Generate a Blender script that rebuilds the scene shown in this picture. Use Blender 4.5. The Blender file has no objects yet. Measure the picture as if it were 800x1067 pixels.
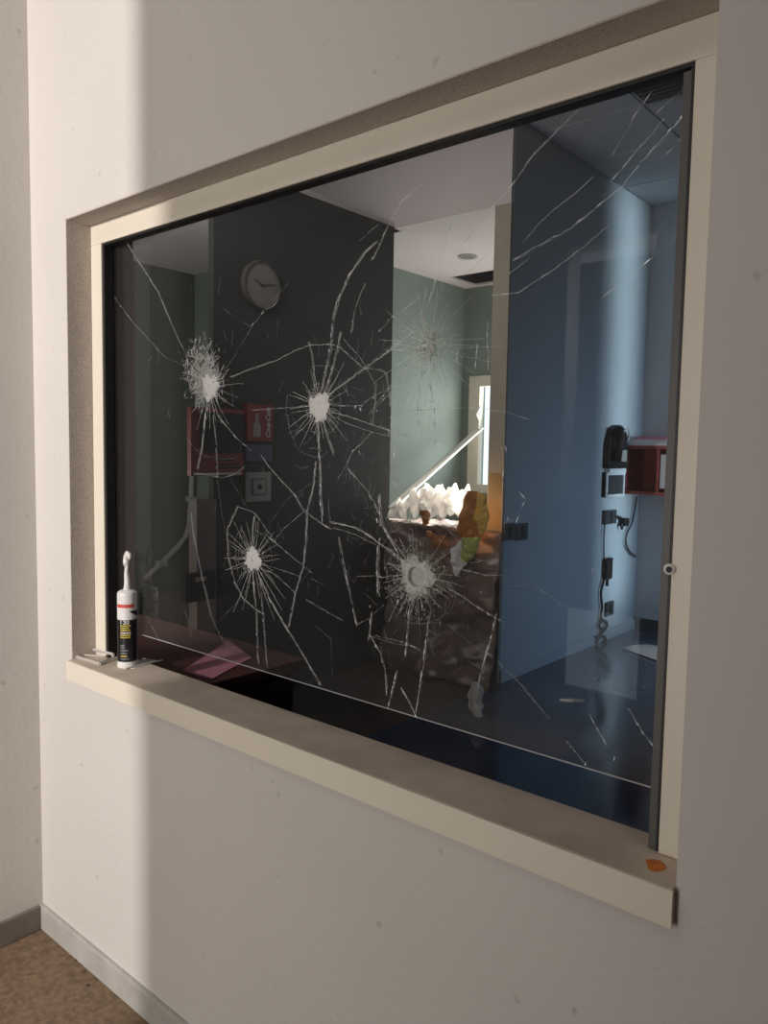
import bpy, bmesh, math, random
from mathutils import Vector, Matrix
random.seed(11)
S = bpy.context.scene
COL = S.collection
PI = math.pi

# ------------------------------------------------------------------ camera
# metres; X runs along the window wall, Y through it into the office, Z up
RX = Vector((0.7610, -0.0640, 0.6456)); RY = Vector((0.6485, 0.0483, -0.7597)); RZ = Vector((0.0175, 0.9968, 0.0780))
EYE = Vector((0, 0, 1.33))
F = 800.0
cd = bpy.data.cameras.new('camera'); cam = bpy.data.objects.new('camera', cd); COL.objects.link(cam)
cd.sensor_fit = 'HORIZONTAL'; cd.sensor_width = 36.0; cd.lens = 36.0 * F / 800.0
cd.clip_start = 0.02
cam.matrix_world = Matrix.Translation(EYE) @ Matrix((RX, RY, RZ)).to_4x4()
S.camera = cam

# ------------------------------------------------------------------ world, lamps, exposure
S.view_settings.view_transform = 'Standard'; S.view_settings.look = 'None'
S.view_settings.gamma = 1.0; S.view_settings.use_curve_mapping = False
S.view_settings.exposure = 0.0
w = bpy.data.worlds.new('sky'); S.world = w; w.use_nodes = True
bg = w.node_tree.nodes['Background']
bg.inputs[0].default_value = (0.82, 0.92, 1.0, 1); bg.inputs[1].default_value = 1.5

def lamp(name, kind, loc, direction, energy, color, **kw):
    d = bpy.data.lights.new(name, kind); o = bpy.data.objects.new(name, d); COL.objects.link(o)
    o.location = loc
    o.rotation_euler = Vector(direction).to_track_quat('-Z', 'Y').to_euler()
    d.energy = energy; d.color = color
    for k, v in kw.items(): setattr(d, k, v)
    return o
# lamp beyond the doorway behind the photographer: the bright strip beside the corner
lamp('doorway_lamp', 'SPOT', (-1.540, -2.6, 2.15), (0.0, 1.0, -0.12), 385.0, (1.0, 0.93, 0.90), spot_size=math.radians(110), spot_blend=0.3, shadow_soft_size=0.013)
# unseen soft fill behind the photographer, added for the hall's ambient light
lamp('hall_back_fill', 'AREA', (-0.85, -1.72, 1.15), (-0.1, 1, -0.02), 29.5, (1.0, 0.945, 0.905), shape='RECTANGLE', size=0.9, size_y=1.5)
lamp('hall_top_fill', 'AREA', (-1.45, -0.5, 2.9), (0, 0.15, -1), 4.0, (1.0, 0.93, 0.88), shape='RECTANGLE', size=0.6, size_y=0.6)  # unseen fill added from above to brighten sill and floor
# daylight of the office window on the right (out of frame)
lamp('office_window_light', 'AREA', (1.5, 4.9, 1.35), (-1, 0.05, -0.22), 4.4, (0.33, 0.61, 1.0), shape='RECTANGLE', size=1.5, size_y=1.3, spread=math.radians(70))
lamp('office_beam', 'AREA', (1.5, 5.35, 1.66), (-1, 0.0, 0.01), 3.2, (0.66, 0.86, 1.0), shape='RECTANGLE', size=0.42, size_y=3.0, spread=math.radians(9))
# daylight of the back room window and the sun through it
lamp('back_room_window_light', 'AREA', (-3.0, 5.44, 1.6), (-0.1, -1, 0.35), 18.0, (1.0, 0.97, 0.92), shape='RECTANGLE', size=1.1, size_y=0.9)
lamp('back_room_sunbeam', 'SPOT', (-3.45, 6.6, 2.2), (0.45, 3.95 - 6.6, 1.0 - 2.2), 5500.0, (1.0, 0.95, 0.88), spot_size=math.radians(24), spot_blend=0.3, shadow_soft_size=0.05)
lamp('side_room_fill', 'AREA', (-4.1, 1.5, 1.1), (-0.1, 0.8, 1.1), 6.5, (0.98, 1.0, 0.95), shape='RECTANGLE', size=0.8, size_y=0.5)  # unseen fill added to lift the side room's ceiling
lamp('header_fill', 'AREA', (-2.72, 1.75, 2.6), (0, 1, -0.15), 4.4, (1.0, 0.94, 0.90), shape='RECTANGLE', size=0.5, size_y=0.5, spread=math.radians(110))  # unseen fill added to brighten the pink header

# ------------------------------------------------------------------ helpers
def ray(px, py):
    c = Vector((px - 400.0, 533.5 - py, -F))
    return Vector((RX.dot(c), RY.dot(c), RZ.dot(c)))
def onX(px, py, x): d = ray(px, py); return EYE + d * ((x - EYE.x) / d.x)
def onY(px, py, y): d = ray(px, py); return EYE + d * ((y - EYE.y) / d.y)
def onZ(px, py, z): d = ray(px, py); return EYE + d * ((z - EYE.z) / d.z)

def mat(name, color, rough=0.6, metal=0.0, var=0.0, scale=20.0, bump=0.0, bscale=150.0, color2=None, spec=0.5, detail=6.0, trans=0.0):
    m = bpy.data.materials.new(name); m.use_nodes = True
    nt = m.node_tree; b = nt.nodes['Principled BSDF']
    b.inputs['Base Color'].default_value = (*color, 1); b.inputs['Roughness'].default_value = rough
    b.inputs['Metallic'].default_value = metal; b.inputs['Specular IOR Level'].default_value = spec
    tc = nt.nodes.new('ShaderNodeTexCoord')
    if var > 0 or color2:
        n = nt.nodes.new('ShaderNodeTexNoise'); n.inputs['Scale'].default_value = scale; n.inputs['Detail'].default_value = detail
        nt.links.new(tc.outputs['Object'], n.inputs['Vector'])
        r = nt.nodes.new('ShaderNodeValToRGB')
        r.color_ramp.elements[0].position = 0.32; r.color_ramp.elements[1].position = 0.68
        c2 = color2 or tuple(c * (1 - var) for c in color)
        r.color_ramp.elements[0].color = (*c2, 1); r.color_ramp.elements[1].color = (*color, 1)
        nt.links.new(n.outputs['Fac'], r.inputs['Fac']); nt.links.new(r.outputs['Color'], b.inputs['Base Color'])
    if bump > 0:
        n2 = nt.nodes.new('ShaderNodeTexNoise'); n2.inputs['Scale'].default_value = bscale; n2.inputs['Detail'].default_value = 3
        nt.links.new(tc.outputs['Object'], n2.inputs['Vector'])
        bp = nt.nodes.new('ShaderNodeBump'); bp.inputs['Strength'].default_value = bump; bp.inputs['Distance'].default_value = 0.004
        nt.links.new(n2.outputs['Fac'], bp.inputs['Height']); nt.links.new(bp.outputs['Normal'], b.inputs['Normal'])
    return m

M = {}
M['plaster'] = mat('hall_plaster', (0.66, 0.625, 0.585), 0.75, var=0.05, scale=2.2, bump=0.25, bscale=55)
M['reveal'] = mat('reveal_plaster', (0.56, 0.49, 0.43), 0.9, var=0.22, scale=160, bump=0.7, bscale=240)
M['frame'] = mat('cream_enamel', (0.80, 0.735, 0.61), 0.42, var=0.03, scale=6)
M['sill'] = mat('dusty_sill', (0.68, 0.585, 0.48), 0.7, var=0.22, scale=11, bump=0.15, bscale=300)
M['gasket'] = mat('black_gasket', (0.012, 0.011, 0.011), 0.5)
M['bead'] = mat('grey_bead', (0.10, 0.093, 0.085), 0.45)
M['lining'] = mat('brown_lining', (0.20, 0.13, 0.12), 0.6, var=0.2, scale=15)
M['skirting'] = mat('grey_skirting', (0.50, 0.48, 0.44), 0.55, var=0.18, scale=14)
M['skirtingbrown'] = mat('brown_skirting', (0.21, 0.175, 0.15), 0.6, var=0.25, scale=14)
M['hallfloor'] = mat('brown_floor', (0.25, 0.165, 0.10), 0.75, var=0.45, scale=70, bump=0.3, bscale=200, detail=10)
M['dark'] = mat('dark_paint', (0.035, 0.034, 0.033), 0.8)  # keeps the unseen hall walls dark to cut bounce and reflections
M['darkwall'] = mat('partition_shade_tone', (0.036, 0.037, 0.036), 0.75, var=0.12, scale=4)  # the partition's shade is put into this dark colour
M['bluewall'] = mat('office_paint', (0.52, 0.545, 0.56), 0.7, var=0.06, scale=3, bump=0.1, bscale=60)
M['endwall'] = mat('office_end_paint', (0.62, 0.61, 0.63), 0.75, var=0.05, scale=3)
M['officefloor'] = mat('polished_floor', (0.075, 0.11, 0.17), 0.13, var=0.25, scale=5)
M['warmfloor'] = mat('polished_warm_floor', (0.12, 0.11, 0.105), 0.16, var=0.25, scale=6)
M['officeceiling'] = mat('ceiling_panel_white', (0.74, 0.77, 0.80), 0.8, var=0.06, scale=9)
M['grid'] = mat('ceiling_grid', (0.10, 0.11, 0.12), 0.6)
M['pink'] = mat('pinkish_ceiling', (0.74, 0.65, 0.63), 0.8, var=0.05, scale=3)
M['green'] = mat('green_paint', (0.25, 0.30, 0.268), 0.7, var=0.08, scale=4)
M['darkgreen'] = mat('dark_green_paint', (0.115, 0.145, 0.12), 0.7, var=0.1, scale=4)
M['jamb'] = mat('olive_jamb', (0.42, 0.37, 0.29), 0.6, var=0.1, scale=7)
M['ochre'] = mat('ochre_board', (0.34, 0.24, 0.09), 0.6, var=0.25, scale=9)
M['black'] = mat('black_plastic', (0.012, 0.012, 0.013), 0.5, spec=0.3)
M['charcoal'] = mat('charcoal_plastic', (0.05, 0.055, 0.06), 0.4)
M['white'] = mat('white_plastic', (0.78, 0.77, 0.75), 0.4)
M['paper'] = mat('white_paper', (0.80, 0.79, 0.80), 0.7, var=0.06, scale=20)
M['pinkpaper'] = mat('pink_paper', (0.72, 0.22, 0.34), 0.65)
M['purple'] = mat('purple_paper', (0.42, 0.17, 0.22), 0.6, var=0.15, scale=18)
M['beige'] = mat('beige_plastic', (0.36, 0.33, 0.29), 0.45)
M['red'] = mat('red_print', (0.27, 0.022, 0.02), 0.45)
M['navy'] = mat('purple_blue_card', (0.075, 0.055, 0.14), 0.5)
M['redwood'] = mat('red_brown_laminate', (0.42, 0.07, 0.05), 0.45, var=0.25, scale=10)
M['desk'] = mat('dark_red_desk', (0.085, 0.032, 0.030), 0.35, var=0.3, scale=9)
M['brownbox'] = mat('brown_cabinet', (0.20, 0.165, 0.15), 0.6, var=0.1, scale=8)
M['conduit'] = mat('grey_conduit', (0.50, 0.49, 0.47), 0.5)
M['clockface'] = mat('clock_face', (0.20, 0.185, 0.175), 0.5)
M['clockrim'] = mat('clock_rim', (0.07, 0.065, 0.06), 0.4)
M['tarp'] = mat('brown_plastic_sheet', (0.20, 0.145, 0.125), 0.28, var=0.3, scale=7, bump=0.3, bscale=30)
M['sheet'] = mat('white_crumpled_sheet', (0.86, 0.85, 0.82), 0.6)
M['orange'] = mat('orange_plastic', (0.50, 0.20, 0.035), 0.45, color2=(0.30, 0.10, 0.02), scale=9)
M['yellow'] = mat('yellow_plastic', (0.70, 0.43, 0.08), 0.45)
M['lime'] = mat('yellow_green_plastic', (0.50, 0.52, 0.14), 0.5, color2=(0.36, 0.40, 0.12), scale=25)
M['batten'] = mat('pale_batten', (0.74, 0.68, 0.62), 0.6, var=0.1, scale=12)
M['winframe'] = mat('cream_window_frame', (0.72, 0.66, 0.55), 0.5)
M['steel'] = mat('steel', (0.72, 0.69, 0.64), 0.35, metal=0.35)
M['crack'] = mat('crack_white', (0.86, 0.88, 0.87), 0.35)
M['crackdim'] = mat('crack_grey', (0.46, 0.48, 0.48), 0.4)
M['glint'] = mat('crack_facet', (0.94, 0.97, 1.0), 0.2, spec=0.8)  # plain white painted in place of specular glints
M['crush'] = mat('crushed_glass', (0.90, 0.89, 0.87), 0.55, var=0.14, scale=170, bump=0.4, bscale=320)
M['crushgreen'] = mat('crushed_greenish_glass', (0.64, 0.65, 0.60), 0.5, var=0.25, scale=200, bump=0.5, bscale=320)
M['silicone'] = mat('white_silicone', (0.80, 0.77, 0.73), 0.45, var=0.08, scale=120, bump=0.3, bscale=250)
M['label_black'] = mat('label_black', (0.012, 0.012, 0.014), 0.35)
M['label_white'] = mat('label_white', (0.78, 0.76, 0.74), 0.4)
M['label_yellow'] = mat('label_yellow', (0.62, 0.50, 0.08), 0.45)
M['label_red'] = mat('label_red', (0.62, 0.07, 0.05), 0.45)
M['label_grey'] = mat('label_grey', (0.22, 0.22, 0.23), 0.45)
M['putty'] = mat('orange_putty', (0.70, 0.20, 0.02), 0.5, var=0.4, scale=150, bump=0.4)
M['dirt'] = mat('dark_debris', (0.05, 0.035, 0.025), 0.9)

# glass: clear, lightly tinted, lightly dusty, reflecting by its refractive index
g = bpy.data.materials.new('dusty_glass'); g.use_nodes = True; nt = g.node_tree; nt.nodes.clear()
out = nt.nodes.new('ShaderNodeOutputMaterial'); tr = nt.nodes.new('ShaderNodeBsdfTransparent'); tr.inputs[0].default_value = (0.93, 0.95, 0.95, 1)
gl = nt.nodes.new('ShaderNodeBsdfGlossy'); gl.inputs['Roughness'].default_value = 0.0
fr = nt.nodes.new('ShaderNodeFresnel'); fr.inputs['IOR'].default_value = 1.38
df = nt.nodes.new('ShaderNodeBsdfDiffuse'); df.inputs[0].default_value = (0.75, 0.73, 0.70, 1)
m1 = nt.nodes.new('ShaderNodeMixShader'); m2 = nt.nodes.new('ShaderNodeMixShader')
m1.inputs[0].default_value = 0.014
nt.links.new(tr.outputs[0], m1.inputs[1]); nt.links.new(df.outputs[0], m1.inputs[2])
geo = nt.nodes.new('ShaderNodeNewGeometry'); inv = nt.nodes.new('ShaderNodeMath'); inv.operation = 'SUBTRACT'; inv.inputs[0].default_value = 1.0
mul = nt.nodes.new('ShaderNodeMath'); mul.operation = 'MULTIPLY'           # the sheet is thin: only its outer faces reflect
nt.links.new(geo.outputs['Backfacing'], inv.inputs[1]); nt.links.new(inv.outputs[0], mul.inputs[0]); nt.links.new(fr.outputs[0], mul.inputs[1])
nt.links.new(mul.outputs[0], m2.inputs[0]); nt.links.new(m1.outputs[0], m2.inputs[1]); nt.links.new(gl.outputs[0], m2.inputs[2])
nt.links.new(m2.outputs[0], out.inputs[0])
M['glass'] = g

nt = M['sheet'].node_tree; b0 = nt.nodes['Principled BSDF']; tl = nt.nodes.new('ShaderNodeBsdfTranslucent'); tl.inputs[0].default_value = (0.9, 0.88, 0.84, 1)
mx = nt.nodes.new('ShaderNodeMixShader'); mx.inputs[0].default_value = 0.45
nt.links.new(b0.outputs[0], mx.inputs[1]); nt.links.new(tl.outputs[0], mx.inputs[2]); nt.links.new(mx.outputs[0], nt.nodes['Material Output'].inputs[0])

nt = M['plaster'].node_tree; b0 = nt.nodes['Principled BSDF']; src = b0.inputs['Base Color'].links[0].from_socket   # small scuffs
fn = nt.nodes.new('ShaderNodeTexNoise'); fn.inputs['Scale'].default_value = 26; fn.inputs['Detail'].default_value = 2
rp = nt.nodes.new('ShaderNodeValToRGB'); rp.color_ramp.elements[0].position = 0.70; rp.color_ramp.elements[1].position = 0.78
rp.color_ramp.elements[0].color = (1, 1, 1, 1); rp.color_ramp.elements[1].color = (0.72, 0.70, 0.68, 1)
ml = nt.nodes.new('ShaderNodeMix'); ml.data_type = 'RGBA'; ml.blend_type = 'MULTIPLY'; ml.inputs[0].default_value = 1.0
tcn = [n for n in nt.nodes if n.type == 'TEX_COORD'][0]
nt.links.new(tcn.outputs['Object'], fn.inputs['Vector']); nt.links.new(fn.outputs['Fac'], rp.inputs['Fac'])
nt.links.new(src, ml.inputs[6]); nt.links.new(rp.outputs['Color'], ml.inputs[7]); nt.links.new(ml.outputs[2], b0.inputs['Base Color'])

class MB:
    def __init__(self): self.v = []; self.f = []
    def add(self, vs, fs):
        n = len(self.v); self.v += [Vector(p) for p in vs]; self.f += [tuple(i + n for i in q) for q in fs]; return self
    def box(self, a, b):
        (x0, y0, z0), (x1, y1, z1) = a, b
        x0, x1 = min(x0, x1), max(x0, x1); y0, y1 = min(y0, y1), max(y0, y1); z0, z1 = min(z0, z1), max(z0, z1)
        return self.add([(x0,y0,z0),(x1,y0,z0),(x1,y1,z0),(x0,y1,z0),(x0,y0,z1),(x1,y0,z1),(x1,y1,z1),(x0,y1,z1)],
                        [(0,3,2,1),(4,5,6,7),(0,1,5,4),(1,2,6,5),(2,3,7,6),(3,0,4,7)])
    def prism(self, poly, ext):            # polygon (3-D points) extruded by a vector
        n = len(poly); e = Vector(ext); a = [Vector(p) for p in poly]
        return self.add(a + [p + e for p in a], [tuple(range(n)), tuple(range(2*n-1, n-1, -1))] + [(i, i+n, (i+1) % n + n, (i+1) % n) for i in range(n)])
    def tube(self, pts, r, seg=8, cap=True):
        pts = [Vector(p) for p in pts]; rs = r if isinstance(r, (list, tuple)) else [r] * len(pts)
        n = len(self.v); prev = None
        for i, p in enumerate(pts):
            t = (pts[min(i+1, len(pts)-1)] - pts[max(i-1, 0)])
            t = t.normalized() if t.length > 1e-9 else Vector((0, 0, 1))
            if prev is None:
                u = t.cross(Vector((0, 0, 1)))
                if u.length < 0.1: u = t.cross(Vector((0, 1, 0)))
            else: u = prev - t * prev.dot(t)
            u.normalize(); prev = u; vv = t.cross(u)
            for k in range(seg):
                a = 2 * PI * k / seg; self.v.append(p + (u * math.cos(a) + vv * math.sin(a)) * rs[i])
        for i in range(len(pts) - 1):
            for k in range(seg):
                a = n + i*seg + k; b = n + i*seg + (k+1) % seg; self.f.append((a, b, b + seg, a + seg))
        if cap:
            self.f.append(tuple(n + k for k in reversed(range(seg)))); m = n + (len(pts)-1)*seg; self.f.append(tuple(m + k for k in range(seg)))
        return self
    def lathe(self, base, prof, seg=32):   # profile of (radius, height) about a vertical axis
        return self.tube2(base, prof, Vector((1,0,0)), Vector((0,1,0)), Vector((0,0,1)), seg)
    def tube2(self, base, prof, U, V, A, seg=32):
        n = len(self.v); base = Vector(base)
        for r, h in prof:
            for k in range(seg):
                a = 2*PI*k/seg; self.v.append(base + A*h + (U*math.cos(a) + V*math.sin(a)) * r)
        for i in range(len(prof) - 1):
            for k in range(seg):
                a = n + i*seg + k; b = n + i*seg + (k+1) % seg; self.f.append((a, b, b+seg, a+seg))
        self.f.append(tuple(n + k for k in reversed(range(seg)))); m = n + (len(prof)-1)*seg; self.f.append(tuple(m+k for k in range(seg)))
        return self
    def sheet(self, grid, th=None):        # grid of points, optionally thickened later by a solidify modifier
        R, C = len(grid), len(grid[0]); n = len(self.v)
        for row in grid: self.v += [Vector(p) for p in row]
        for i in range(R-1):
            for j in range(C-1):
                a = n + i*C + j; self.f.append((a, a+1, a+C+1, a+C))
        return self
    def build(self, name, material, parent=None, smooth=False, bevel=0.0, solid=0.0, subsurf=0, fix=True):
        me = bpy.data.meshes.new(name)
        if parent is not None: org = world_loc(parent)
        else:
            xs = [p.x for p in self.v]; ys = [p.y for p in self.v]; zs = [p.z for p in self.v]
            org = Vector(((min(xs)+max(xs))/2, (min(ys)+max(ys))/2, min(zs)))
        o = bpy.data.objects.new(name, me); COL.objects.link(o)
        if parent is not None: o.parent = parent
        else: o.location = org
        me.from_pydata([p - org for p in self.v], [], self.f)
        if fix:
            b = bmesh.new(); b.from_mesh(me); bmesh.ops.recalc_face_normals(b, faces=b.faces); b.to_mesh(me); b.free()
        me.materials.append(material)
        if smooth: me.polygons.foreach_set('use_smooth', [True]*len(me.polygons))
        if bevel > 0:
            m = o.modifiers.new('bevel', 'BEVEL'); m.width = bevel; m.segments = 2; m.limit_method = 'ANGLE'
        if solid > 0:
            m = o.modifiers.new('solid', 'SOLIDIFY'); m.thickness = solid
        if subsurf:
            m = o.modifiers.new('sub', 'SUBSURF'); m.levels = subsurf; m.render_levels = subsurf
        return o
def world_loc(o):
    p = Vector(o.location)
    while o.parent is not None: o = o.parent; p += Vector(o.location)
    return p
def tag(o, label, cat, group=None):
    o['label'] = label; o['category'] = cat
    if group: o['group'] = group
    return o
def thing(name, loc, label, cat, group=None):
    o = bpy.data.objects.new(name, None); COL.objects.link(o); o.location = loc; o.empty_display_size = 0.05
    return tag(o, label, cat, group)
def struct(mb, name, m, **kw):
    o = mb.build(name, m, **kw); o['kind'] = 'structure'; return o
def box(a, b): return MB().box(a, b)
def text(name, body, m, parent, origin, U, V, size, squash=1.0, cyl=None, shear=0.0):
    """flat lettering: built-in font turned to mesh, laid on the plane U,V (or wrapped on a cylinder)"""
    cu = bpy.data.curves.new(name, 'FONT'); cu.body = body; cu.size = size; cu.align_x = 'CENTER'; cu.align_y = 'CENTER'; cu.shear = shear
    cu.extrude = 0.0; cu.offset = size * 0.012
    t = bpy.data.objects.new(name, cu); COL.objects.link(t)
    me = bpy.data.meshes.new_from_object(t.evaluated_get(bpy.context.evaluated_depsgraph_get()))
    bpy.data.objects.remove(t)
    org = world_loc(parent)
    for v in me.vertices:
        x, y = v.co.x * squash, v.co.y
        if cyl:
            c, r, a0 = cyl; a = a0 + x / r
            v.co = Vector((c.x + r*math.cos(a), c.y + r*math.sin(a), c.z + y)) - org
        else: v.co = Vector(origin) + Vector(U)*x + Vector(V)*y - org
    me.materials.clear(); me.materials.append(m)
    o = bpy.data.objects.new(name, me); COL.objects.link(o); o.parent = parent
    return o

# ------------------------------------------------------------------ setting: the hall
YW = 0.952; YB = 1.10
XL, XR, ZB, ZT = -1.843, -0.315, 0.741, 1.882          # opening in the window wall
XC = -2.024                                             # corner with the left wall
XE = 1.65
ww = MB()
ww.box((-5.6, YW, 0), (XL, YB, 3.3)); ww.box((XR, YW, 0), (XE, YB, 3.3))
ww.box((XL, YW, 0), (XR, YB, ZB)); ww.box((XL, YW, ZT), (XR, YB, 3.3))
struct(ww, 'wall_front', M['plaster'])
struct(box((XC - 0.15, 0.79, 0), (XC, YW, 2.95)), 'wall_left', M['plaster'])
struct(box((-4.2, -1.95, 0), (-4.05, YW, 2.95)), 'wall_reflection_stop', M['dark'])  # unseen dark wall added to keep the pane's reflections dark
struct(box((XE, -1.95, 0), (XE + 0.15, 5.9, 3.3)), 'wall_right', M['dark'])
bw = MB(); bw.box((-4.2, -1.95, 0), (XC, -1.8, 2.95)); bw.box((-1.537, -1.95, 0), (XE, -1.8, 2.95)); bw.box((XC, -1.95, 2.45), (-1.537, -1.8, 2.95))
struct(bw, 'wall_back', M['dark'])
struct(box((-4.2, -4.2, 0), (XE, -4.05, 2.95)), 'wall_sky_stop', M['dark'])  # unseen dark wall added to keep bright sky out of the pane's reflection
struct(box((-0.62, -1.05, 0), (XE, -0.93, 2.95)), 'wall_light_stop', M['plaster'])     # unseen wall added to shade the right of the window wall
struct(box((-4.2, -1.95, -0.12), (XE + 0.15, YW, 0)), 'floor', M['hallfloor'])
struct(box((-4.2, -1.95, 2.95), (XE + 0.15, YW, 3.05)), 'ceiling', M['plaster'])
struct(box((XC, YW - 0.012, 0), (XE, YW, 0.068)), 'baseboard_front', M['skirting'], bevel=0.003)
struct(box((XC, 0.79, 0), (XC + 0.012, YW - 0.012, 0.068)), 'baseboard_left', M['skirtingbrown'], bevel=0.003)
# rough plaster of the reveal: a thin render coat on the left side and under the lintel
struct(box((XL, YW, ZB + 0.045), (XL + 0.003, 1.015, ZT)), 'trim_1', M['reveal'])
struct(box((XL, YW, ZT - 0.003), (XR, 1.015, ZT)), 'trim_2', M['reveal'])

# window: frame bars, gasket, lining, sill
YF = 1.015
win = box((XL + 0.003, YF, 1.829), (XR, YF + 0.028, ZT - 0.003)).build('window_1', M['frame'], bevel=0.0015); win['kind'] = 'structure'
box((XL + 0.003, YF, 0.791), (-1.792, YF + 0.028, 1.829)).build('frame_bar', M['frame'], win, bevel=0.0015)
box((-0.362, YF, 0.791), (XR, YF + 0.028, 1.829)).build('frame_bar', M['frame'], win, bevel=0.0015)
box((-1.792, YF + 0.004, 0.791), (-1.783, YF + 0.027, 1.829)).build('gasket', M['gasket'], win)
box((-0.367, YF + 0.004, 0.791), (-0.362, YF + 0.027, 1.829)).build('gasket', M['gasket'], win)
box((-1.783, YF + 0.004, 1.824), (-0.367, YF + 0.027, 1.829)).build('gasket', M['gasket'], win)
box((-0.378, YF + 0.006, 0.791), (-0.367, YF + 0.026, 1.820)).build('glazing_bead', M['bead'], win)
box((-1.843, 1.065, 0.79), (-1.80, YB + 0.008, 1.882)).build('inner_lining', M['lining'], win)
box((-1.80, 1.065, 1.872), (-0.315, YB + 0.008, 1.882)).build('inner_lining', M['lining'], win)
box((-0.36, 1.065, 0.79), (-0.315, YB + 0.008, 1.872)).build('inner_lining', M['lining'], win)
box((XL, 0.9405, ZB), (XR, 1.065, 0.79)).build('window_sill', M['sill'], win, bevel=0.002)
box((XL - 0.001, 0.9375, ZB - 0.0005), (XR + 0.001, 0.9405, 0.7895)).build('sill_front', M['frame'], win)
box((XL, 1.065, ZB), (XR, YB, 0.76)).build('inner_sill', M['desk'], win)
# white screw cap on the right frame bar, orange putty smear, small dirt on the sill
k = onY(698, 593, YF)
c = thing('screw_cap', k, 'small round white cap with dark centre on the right window frame bar', 'cap')
MB().tube2((k.x, YF, k.z), [(0.0075, 0), (0.0075, -0.004), (0.005, -0.0065)], Vector((1,0,0)), Vector((0,0,1)), Vector((0,1,0)), 16).build('cap_ring', M['white'], c, smooth=False)
MB().tube2((k.x + 0.001, YF - 0.0064, k.z), [(0.0042, 0), (0.0042, -0.0008)], Vector((1,0,0)), Vector((0,0,1)), Vector((0,1,0)), 12).build('cap_centre', M['black'], c)
p = onZ(683, 902, 0.79); mb = MB(); rows = []
for i in range(4):
    rows.append([(p.x + (0.012 + 0.002*math.sin(3*a) + 0.003*math.cos(2*a+1)) * (1 - i/3.2) * math.cos(a) , p.y + 0.017*(1 - i/3.2) * math.sin(a), 0.7902 + 0.0035*math.sin(i/3*PI/2)) for a in [2*PI*q/16 for q in range(17)]])
mb.sheet(rows); tag(mb.build('putty_smear', M['putty'], smooth=True), 'orange putty smear at the right end of the dusty window sill', 'putty')

# ------------------------------------------------------------------ setting: the rooms behind the glass
XB, YE, YP = -2.315, 5.735, 3.79
struct(box((XB, YB, -0.1), (XE, YE + 0.1, 0)), 'floor_office', M['officefloor'])
struct(box((-5.6, YB, -0.1), (XB, 5.8, 0)), 'floor_side', M['warmfloor'])
struct(box((XB - 0.105, YP, 0), (XB, 5.75, 3.2)), 'wall_office_side', M['bluewall'])
struct(box((XB - 0.107, YP - 0.02, 0), (XB - 0.002, YP, 2.72)), 'trim_3', M['jamb'])
struct(box((XB - 0.10, YP - 0.021, 0.55), (XB - 0.010, YP - 0.02, 1.22)), 'trim_4', M['ochre'])
struct(box((XB - 0.105, YE, 0), (XE, YE + 0.15, 3.2)), 'wall_office_end', M['endwall'])
struct(box((XB, YP, 0), (XB + 0.012, YE, 0.07)), 'baseboard_office_side', M['bluewall'])
struct(box((XB, YE - 0.012, 0), (XE, YE, 0.09)), 'baseboard_office_end', M['charcoal'])
oc = box((-5.6, YB, 3.2), (XE, YE + 0.1, 3.3)).build('ceiling_office', M['grid']); oc['kind'] = 'structure'
pm = None
for i in range(5):
    for j in range(7):
        x0 = XB + 0.6*i; y0 = 5.22 - 0.58*j
        if y0 + 0.58 < 1.2 : continue
        y1 = y0 + 0.58 if j else YE
        q = MB().box((x0 + 0.006, max(y0, YB) + 0.006, 3.182), (min(x0 + 0.594, XE), y1 - 0.006, 3.199)).build('ceiling_panel', M['officeceiling'], oc)
# header over the doorway, ceiling and walls of the side room
struct(box((-4.2, YP - 0.02, 2.72), (XB - 0.004, YP + 0.10, 3.2)), 'trim_5', M['pink'])
struct(box((-5.6, YB, 2.72), (-3.16, YP + 0.05, 2.76)), 'ceiling_side', M['pink'])
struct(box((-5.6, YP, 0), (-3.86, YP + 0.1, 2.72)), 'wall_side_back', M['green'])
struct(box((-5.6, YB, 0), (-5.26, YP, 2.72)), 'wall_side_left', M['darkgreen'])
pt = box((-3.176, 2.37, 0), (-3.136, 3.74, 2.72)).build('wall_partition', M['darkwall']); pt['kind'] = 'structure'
struct(box((-3.18, 2.255, 0), (-3.115, 2.37, 1.08)), 'trim_6', M['brownbox'])
# back room: ceiling, walls, window
bc = MB(); hx0, hx1, hy0, hy1 = -3.66, -3.05, 5.06, 5.42
TH = 2.735; bc.box((-3.9, YP + 0.1, 2.72), (XB - 0.1, hy0, TH)); bc.box((-3.9, hy1, 2.72), (XB - 0.1, 5.6, TH))
bc.box((-3.9, hy0, 2.72), (hx0, hy1, TH)); bc.box((hx1, hy0, 2.72), (XB - 0.1, hy1, TH))
struct(bc, 'ceiling_back', M['pink'])
vb = MB(); vb.box((hx0 - 0.05, hy0 - 0.05, 3.0), (hx1 + 0.05, hy1 + 0.05, 3.03))
vb.box((hx0 - 0.05, hy0 - 0.05, 2.735), (hx0 - 0.001, hy1 + 0.05, 3.0)); vb.box((hx1 + 0.001, hy0 - 0.05, 2.74), (hx1 + 0.05, hy1 + 0.05, 3.0))
vb.box((hx0, hy0 - 0.05, 2.74), (hx1, hy0 - 0.001, 3.0)); vb.box((hx0, hy1 + 0.001, 2.74), (hx1, hy1 + 0.05, 3.0))
struct(vb, 'ceiling_void', M['dark'])
struct(box((-3.9, YP + 0.1, 0), (-3.80, 5.49, 2.72)), 'wall_back_left', M['green'])
wb = MB(); wx0, wx1, wz0, wz1 = -3.66, -2.52, 1.05, 1.93
wb.box((-3.9, 5.49, 0), (wx0, 5.62, 2.78)); wb.box((wx1, 5.49, 0), (XB - 0.1, 5.62, 2.78))
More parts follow.
